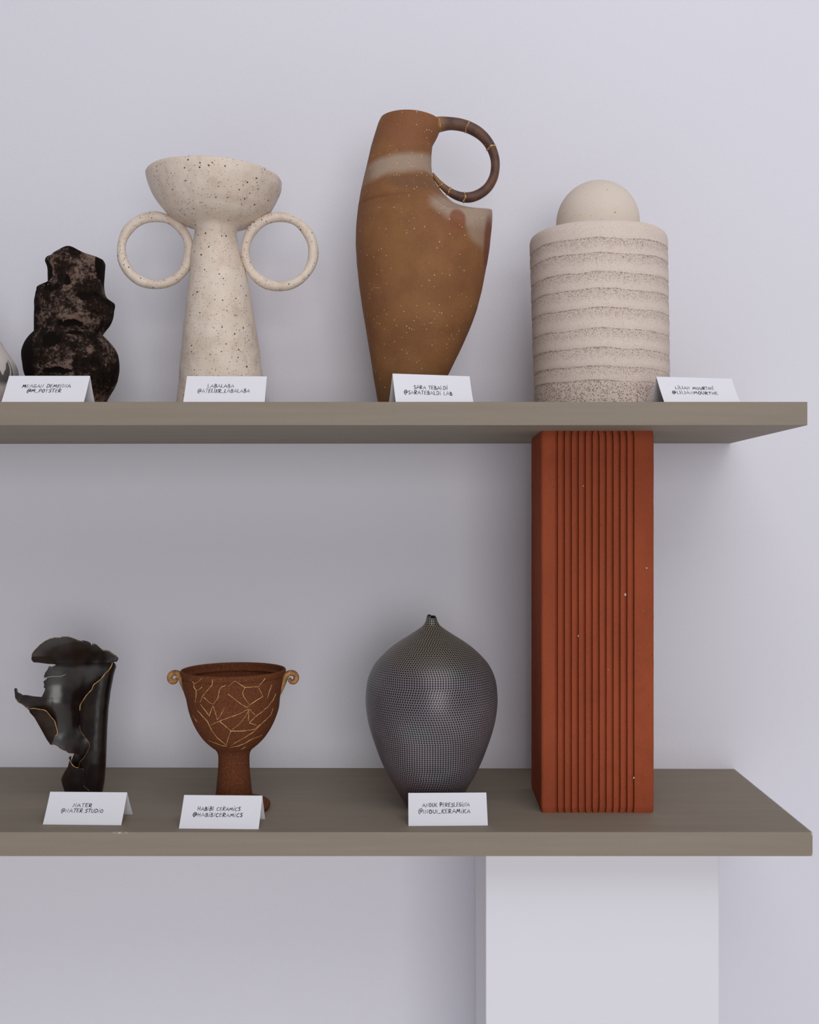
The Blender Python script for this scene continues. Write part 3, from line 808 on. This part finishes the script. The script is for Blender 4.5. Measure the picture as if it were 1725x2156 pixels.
for sgn, cx in ((1, 0), (-1, 983.2)):
    sc = [(397, 1470, -3), (392.5, 1455, -4), (387.5, 1440, -4), (383, 1427, -4), (378.5, 1420, -4), (372, 1416.3, -4), (364.5, 1417, -4), (359.5, 1422, -4), (359, 1429, -4), (363, 1434.3, -4), (369, 1434.5, -4), (372.3, 1430.5, -4), (370, 1427, -4)]
    h.tube('scroll_handle', [((cx+u) if sgn > 0 else (cx-u+0.0), v, d) for u, v, d in sc], [1.5, 4.6, 6.4, 7.0, 6.6, 6.2, 6.0, 6.0, 6.0, 5.7, 5.0, 3.8, 2.2], M_SCROLL, 14, M=70, flat=1.5, label='ochre gold scroll handle')
kc = conv(340, 1380, 5.565)
hfine = catmull([(r[0], r[1], r[2]) for r in hrows if r[0] < 1600], 160)
hL = [(q_[0], q_[1]) for q_ in hfine]; hR = [(q_[0], q_[2]) for q_ in hfine]
def cup_depth(u, v):
    l, r_ = lin(hL, v), lin(hR, v); mid = (l+r_)/2; r = (r_-l)/2+0.25
    # nearer front surface: correct the outline for the closer distance of the front
    t_ = cl((u-mid)/r, -0.97, 0.97)
    return -r*sqrt(1-t_*t_)
GL = [[(345, 285), (385, 330), (380, 370), (410, 415), (405, 480), (395, 550)], [(385, 330), (430, 310), (475, 265)], [(410, 415), (440, 400), (475, 370)],
      [(600, 280), (595, 345), (500, 450), (450, 550)], [(495, 490), (555, 545), (605, 575), (660, 505), (680, 400), (705, 370), (755, 350)],
      [(455, 570), (510, 640), (560, 710), (580, 650), (605, 590)], [(605, 590), (635, 680), (655, 755), (700, 690), (740, 610)],
      [(790, 360), (830, 320), (865, 300), (980, 375), (1140, 365), (1215, 270)], [(980, 375), (950, 440), (975, 500), (1035, 580), (1110, 530), (1190, 480), (1140, 375)],
      [(780, 455), (850, 505), (920, 560), (1000, 610), (1035, 585)], [(1020, 630), (900, 690), (800, 725), (690, 765), (580, 815)], [(1020, 630), (1022, 700), (1020, 770)],
      [(1020, 650), (980, 720), (930, 790), (830, 870)], [(1030, 630), (1060, 660), (1100, 700)], [(1030, 790), (1110, 710), (1180, 660), (1250, 600), (1310, 520), (1340, 450)],
      [(1295, 340), (1265, 420), (1240, 510)], [(680, 770), (740, 820), (815, 885), (920, 888), (1000, 880), (1090, 865), (1170, 800), (1230, 750), (1280, 700), (1310, 620)],
      [(815, 885), (790, 950), (770, 1010), (760, 1050)], [(420, 640), (480, 710), (540, 775), (590, 880), (650, 960), (700, 1005), (760, 1050)], [(540, 990), (640, 1030), (700, 1052), (770, 1068)],
      [(810, 1060), (870, 1020), (940, 985), (1080, 895), (1170, 800)], [(800, 1080), (900, 1060), (980, 1030), (1050, 985), (1130, 955), (1190, 930)], [(1030, 790), (1120, 820)], [(360, 690), (420, 780)], [(935, 1105), (985, 1070)]]
for L in GL:
    D_ = []
    for (x, y), (x2, y2) in zip(L, L[1:]+[L[-1]]):
        m_ = max(1, int(sqrt((x2-x)**2+(y2-y)**2)/22))
        for i in range(m_): D_.append((x+(x2-x)*i/m_, y+(y2-y)*i/m_))
    D_.append(L[-1])
    P_, R_ = [], []
    for i, (x, y) in enumerate(D_):
        u0, v0 = kc(x+3*noise.noise(Vector((x*.05, y*.05, 1))), y+3*noise.noise(Vector((x*.05, y*.05, 7))))
        u, v, d = u0, v0, 0
        for _ in range(4):                                   # find the point of the bowl's front that lies on this line of sight
            d = cup_depth(u, v); sc_ = (h.D+d*h.S)/h.D
            u, v = CX+(u0-CX)*sc_, CY+(v0-CY)*sc_
        P_.append((u, v, d)); R_.append(0.76+0.28*noise.noise(Vector((x*.03, y*.03, 4))))
    h.tube('gold_vein', P_, R_, M_GOLD, 6, label='gold crackle line')

# dimpled dark vase
a = Pot('dimpled_vase', 'dark grey dimpled round vase with a tiny chipped neck', 'vase', 909, 1.308, LT)
prof = [(a.base, 46), (1694, 53), (1689, 57), (1669.6, 69), (1650, 80), (1630.6, 91.5), (1611, 101), (1591.6, 109.6), (1572, 117), (1543, 127), (1513.7, 134.4), (1484.5, 138.4), (1465, 138.7), (1436, 135.7), (1416, 129.5), (1397, 119), (1377.4, 101.5),
        (1361.8, 84), (1348, 64.5), (1338.4, 49), (1328.7, 34), (1322, 24.5), (1317, 18.2), (1309, 13), (1300, 10.6), (1293, 10.2)]
fineP = catmull(prof, 900)
pitch, acc = 4.55, 0.0
R_ = [fineP[0]]
for (v0, r0), (v1, r1) in zip(fineP, fineP[1:]):
    acc += sqrt((v1-v0)**2+(r1-r0)**2)
    if acc >= pitch: R_.append((v1, r1)); acc = 0.0
seg = 120; verts = []; faces = []; uvs = []
for v, r in R_:
    for jj in range(seg):
        an = 2*pi*jj/seg
        verts.append(a.P(909+r*cos(an), v, r*sin(an)))
top0 = len(R_)-1
def notch(an): return 0.0 if cos(an-3.4) > 0.45 else 3.2+1.1*noise.noise(Vector((3*cos(an), 3*sin(an), 2)))+1.2*(cos(an-4.9) > 0.85)
for jj in range(seg): verts[top0*seg+jj].z -= notch(2*pi*jj/seg)*a.S*0.9
for i in range(len(R_)-1):
    N = max(10, round(2*pi*(R_[i][1]+R_[i+1][1])/2/5.3)); o_ = 0.5*(i % 2)
    for jj in range(seg):
        faces.append((i*seg+jj, i*seg+(jj+1) % seg, (i+1)*seg+(jj+1) % seg, (i+1)*seg+jj))
        u0, u1 = N*jj/seg+o_, N*(jj+1)/seg+o_
        uvs.append(((u0, i), (u1, i), (u1, i+1), (u0, i+1)))
# inside of the neck
nb = len(verts)
for dr, dv in ((2.6, 0.6), (3.0, 8), (2.5, 20), (-6, 30)):
    for jj in range(seg):
        an = 2*pi*jj/seg
        verts.append(a.P(909+(10.2-dr)*cos(an), 1293+dv, (10.2-dr)*sin(an))+Vector((0, 0, -notch(an)*a.S*0.9 if dv < 2 else 0)))
ringsI = [top0*seg]+[nb+i*seg for i in range(4)]
for b0, b1 in zip(ringsI, ringsI[1:]):
    for jj in range(seg):
        faces.append((b0+jj, b0+(jj+1) % seg, b1+(jj+1) % seg, b1+jj)); uvs.append(((.5, .5),)*4)
faces.append(tuple(range(seg-1, -1, -1))); uvs.append(((.5, .5),)*seg)
me = bpy.data.meshes.new('dimpled_body'); me.from_pydata([tuple(x) for x in verts], [], faces); me.update()
uvl = me.uv_layers.new(name='UVMap'); li = 0
for pf, uv in zip(me.polygons, uvs):
    for c_ in range(pf.loop_total): uvl.data[pf.loop_start+c_].uv = uv[c_]
me.polygons.foreach_set('use_smooth', [True]*len(me.polygons))
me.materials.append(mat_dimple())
o = bpy.data.objects.new('dimpled_body', me); C.objects.link(o); o.parent = a.root

# ------------------------------------------------------------------ folded name cards with handwriting
G = {  # stroke letters on a 0..1 by 0..1 box (y up): list of polylines, and advance width
 'A': ([[(0, 0), (.42, 1), (.8, 0)], [(.15, .36), (.72, .40)]], .86), 'B': ([[(.08, 0), (.1, 1)], [(.1, 1), (.5, .88), (.42, .58), (.12, .52), (.6, .38), (.55, .06), (.08, 0)]], .74),
 'C': ([[(.62, .92), (.3, .96), (.06, .55), (.22, .06), (.64, .08)]], .72), 'D': ([[(.08, 0), (.08, 1)], [(.08, 1), (.58, .82), (.68, .4), (.4, .05), (.08, 0)]], .8),
 'E': ([[(.6, .98), (.1, .96), (.08, .02), (.62, .04)], [(.1, .5), (.5, .54)]], .7), 'G': ([[(.64, .9), (.34, .98), (.06, .5), (.26, .03), (.62, .16), (.64, .44), (.36, .44)]], .8),
 'H': ([[(.08, 0), (.08, 1)], [(.6, 0), (.62, 1)], [(.08, .5), (.62, .54)]], .78), 'I': ([[(.1, 0), (.1, 1)]], .3), 'i': ([[(.1, 0), (.1, .8)], [(.12, 1.12), (.15, 1.2)]], .3),
 'í': ([[(.1, 0), (.1, .9)], [(.08, 1.18), (.3, 1.45)]], .32), 'K': ([[(.08, 0), (.1, 1)], [(.62, 1), (.12, .46), (.66, 0)]], .74), 'L': ([[(.1, 1), (.08, .03), (.58, .04)]], .64),
 'M': ([[(0, 0), (.2, .9), (.42, .25), (.68, .95), (.84, 0)]], .96), 'N': ([[(.05, 0), (.1, .95), (.58, .05), (.64, 1)]], .8), 'O': ([[(.36, .96), (.06, .6), (.16, .08), (.5, .05), (.66, .5), (.36, .96)]], .76),
 'P': ([[(.08, 0), (.1, 1), (.54, .88), (.5, .54), (.12, .45)]], .66), 'R': ([[(.08, 0), (.1, 1), (.54, .86), (.48, .56), (.12, .48), (.6, 0)]], .72), 'S': ([[(.56, .94), (.22, .94), (.16, .62), (.52, .4), (.44, .04), (.06, .06)]], .66),
 'T': ([[(0, .96), (.66, 1)], [(.34, .98), (.32, 0)]], .7), 'U': ([[(.08, 1), (.08, .22), (.32, .02), (.58, .2), (.6, 1)]], .76), 'É': ([[(.6, .9), (.1, .9), (.08, .02), (.62, .04)], [(.1, .5), (.5, .54)], [(.25, 1.15), (.5, 1.42)]], .7),
 '@': ([[(.62, .3), (.42, .25), (.32, .5), (.5, .72), (.66, .62), (.62, .3), (.84, .34), (.88, .75), (.6, 1.05), (.22, .92), (.04, .45), (.2, -.02), (.55, -.12)]], 1.02), '_': ([[(0, -.04), (.5, -.06)]], .6), '.': ([[(.08, 0), (.14, .04)]], .3), ' ': ([], .5)}

def name_card(xc, D, yaw, zb, hh, af, ab, wid, label, lines, seed):
    rnd = random.Random(seed)
    root = thing('name_card', label, 'card', (xc, D, zb), yaw, 'folded name cards')
    w2 = wid/2; th = 0.00035
    def leaf(name, s_):
        a_ = -af if s_ < 0 else ab
        nrm = Vector((0, -hh if s_ < 0 else hh, abs(a_))).normalized()*th
        n_ = 6; vs, fs = [], []
        for i in range(n_+1):
            t_ = i/n_
            bow = 0.0006*sin(pi*t_)*(1 if s_ < 0 else -1)
            b_ = Vector((0, a_*(1-t_)+bow, hh*t_))
            for sx in (-w2, w2):
                vs.append(b_+Vector((sx, 0, 0))); vs.append(b_+Vector((sx, 0, 0))-Vector((0, nrm.y, nrm.z)))
        for i in range(n_):
            b0, b1 = i*4, (i+1)*4
            fs += [(b0, b0+2, b1+2, b1), (b0+1, b1+1, b1+3, b0+3), (b0, b1, b1+1, b0+1), (b0+2, b0+3, b1+3, b1+2)]
        fs += [(0, 1, 3, 2), (n_*4, n_*4+2, n_*4+3, n_*4+1)]
        return mesh_obj(name, vs, fs, M_CARD, root, False)
    fl = leaf('front_leaf', -1); leaf('back_leaf', 1)
    # handwriting lies on the front leaf
    ca, sa = cos(yaw), sin(yaw)
    nw = Vector((sa*hh, -ca*hh, af)).normalized()
    org = Vector((xc, D, zb+hh)); ex = Vector((ca, sa, 0)); ev = Vector((sa*af, -ca*af, -hh)).normalized()
    cam_p = Vector((0, 0, CZ))
    def on_leaf(u, v):
        ray = Vector(((u-CX)/F, 1, (CY-v)/F)); t_ = nw.dot(org-cam_p)/nw.dot(ray); p_ = cam_p+ray*t_-org
        return p_.dot(ex), p_.dot(ev)
    slant = Vector((0, -af, -hh)).normalized(); nl = Vector((0, -hh, af)).normalized()
    vs, fs = [], []
    def place(a_, b_):
        t_ = 1-b_/sqrt(af*af+hh*hh)
        bow = 0.0006*sin(pi*cl(t_))
        return Vector((a_, bow, hh))+slant*b_+Vector((0, 0, 0)) + nl*0.00016
    for text, u0, u1, v0, v1 in lines:
        adv = sum(G[ch][1]+0.13 for ch in text)-0.13
        x0, y1 = on_leaf(u0, v1); x1, _ = on_leaf(u1, v1); _, y0 = on_leaf(u0, v0)
        ht = y1-y0; sx = (x1-x0)/adv; cur = x0
        for ch in text:
            strokes, aw = G[ch]
            jy = rnd.uniform(-.06, .06); js = rnd.uniform(.88, 1.08); heavy = rnd.uniform(.78, 1.15)
            lean = rnd.uniform(.0, .14)
            for st in strokes:
                pts = [(cur+sx*(px+lean*py)+rnd.uniform(-.02, .02)*sx, y1-ht*(py*js+jy)) for px, py in st]
                if len(pts) > 4: pts = catmull(pts, 3*len(pts))
                m_ = len(pts)
                for i in range(m_):
                    a_ = Vector(pts[max(0, i-1)]); b_ = Vector(pts[min(m_-1, i+1)]); t_ = (b_-a_).normalized() if (b_-a_).length > 0 else Vector((1, 0))
                    wd = 0.00041*heavy*rnd.uniform(.8, 1.15)*(0.75 if i in (0, m_-1) else 1)
                    nn = Vector((-t_.y, t_.x))*wd
                    c_ = Vector(pts[i])
                    e_ = t_*wd*(-0.8 if i == 0 else 0.8 if i == m_-1 else 0)
                    vs.append(place(*(c_+nn+e_))); vs.append(place(*(c_-nn+e_)))
                    if i: fs.append((len(vs)-4, len(vs)-3, len(vs)-1, len(vs)-2))
            cur += sx*(aw+0.13)
    o = mesh_obj('handwriting', vs, fs, M_INK, fl, False, 'handwriting in dark ink')
    return root

W_ = 0.0906
name_card(-0.4254, 1.2245, 0.0, UT, 0.0322, 0.0225, 0.0200, 0.0922, 'folded white name card in front of the scorched black vase', [('MEAGAN DEMENNA', 46.5, 148, 809.3, 816.2), ('@M_POTSTER', 55.5, 128, 819.3, 826)], 1)
name_card(-0.2234, 1.2250, 0.03, UT, 0.0318, 0.0225, 0.0180, W_, 'folded white name card in front of the speckled cream goblet vase', [('LABALABA', 436.7, 492.7, 809, 816), ('@ATELIER_LABALABA', 416, 525.5, 818.8, 826.5)], 2)
name_card(0.0096, 1.2315, radians(14.9), UT, 0.0342, 0.0160, 0.0200, 0.0915, 'tilted folded white name card in front of the tall brown jug', [('SARA TEBALDi', 872, 943, 811, 818.5), ('@SARATEBALDi LAB', 851.5, 953, 821.7, 829.3)], 3)
name_card(0.3120, 1.2370, radians(11.1), UT, 0.0318, 0.0225, 0.0200, 0.0928, 'folded white name card beside the pale banded jar, at the right end', [('LíLIAN MOURTHÉ', 1423.5, 1504, 813.3, 819), ('@LILIANMOURTHE', 1417, 1512.6, 823, 829)], 4)
name_card(-0.3890, 1.2505, radians(-1.9), LT, 0.0318, 0.0222, 0.0220, W_, 'folded white name card in front of the black torn vessel', [('NATER', 152.7, 193.3, 1692, 1699.2), ('@NATER.STUDiO', 127.6, 216.7, 1703, 1710.7)], 5)
name_card(-0.2297, 1.2358, radians(-1.9), LT, 0.0318, 0.0234, 0.0175, W_, 'folded white name card in front of the rust brown footed cup', [('HABiBI CERAMiCS', 415.7, 506, 1699.2, 1706.8), ('@HABiBICERAMiCS', 405.6, 510, 1711.7, 1719.6)], 6)
name_card(0.0282, 1.2472, radians(1.2), LT, 0.0318, 0.0225, 0.0200, W_, 'folded white name card in front of the dark grey dimpled vase', [('ANOUK PERESLEGiNA', 890, 989.3, 1690.7, 1699), ('@INOUI_KERAMiKA', 881, 990.7, 1704.5, 1713)], 7)
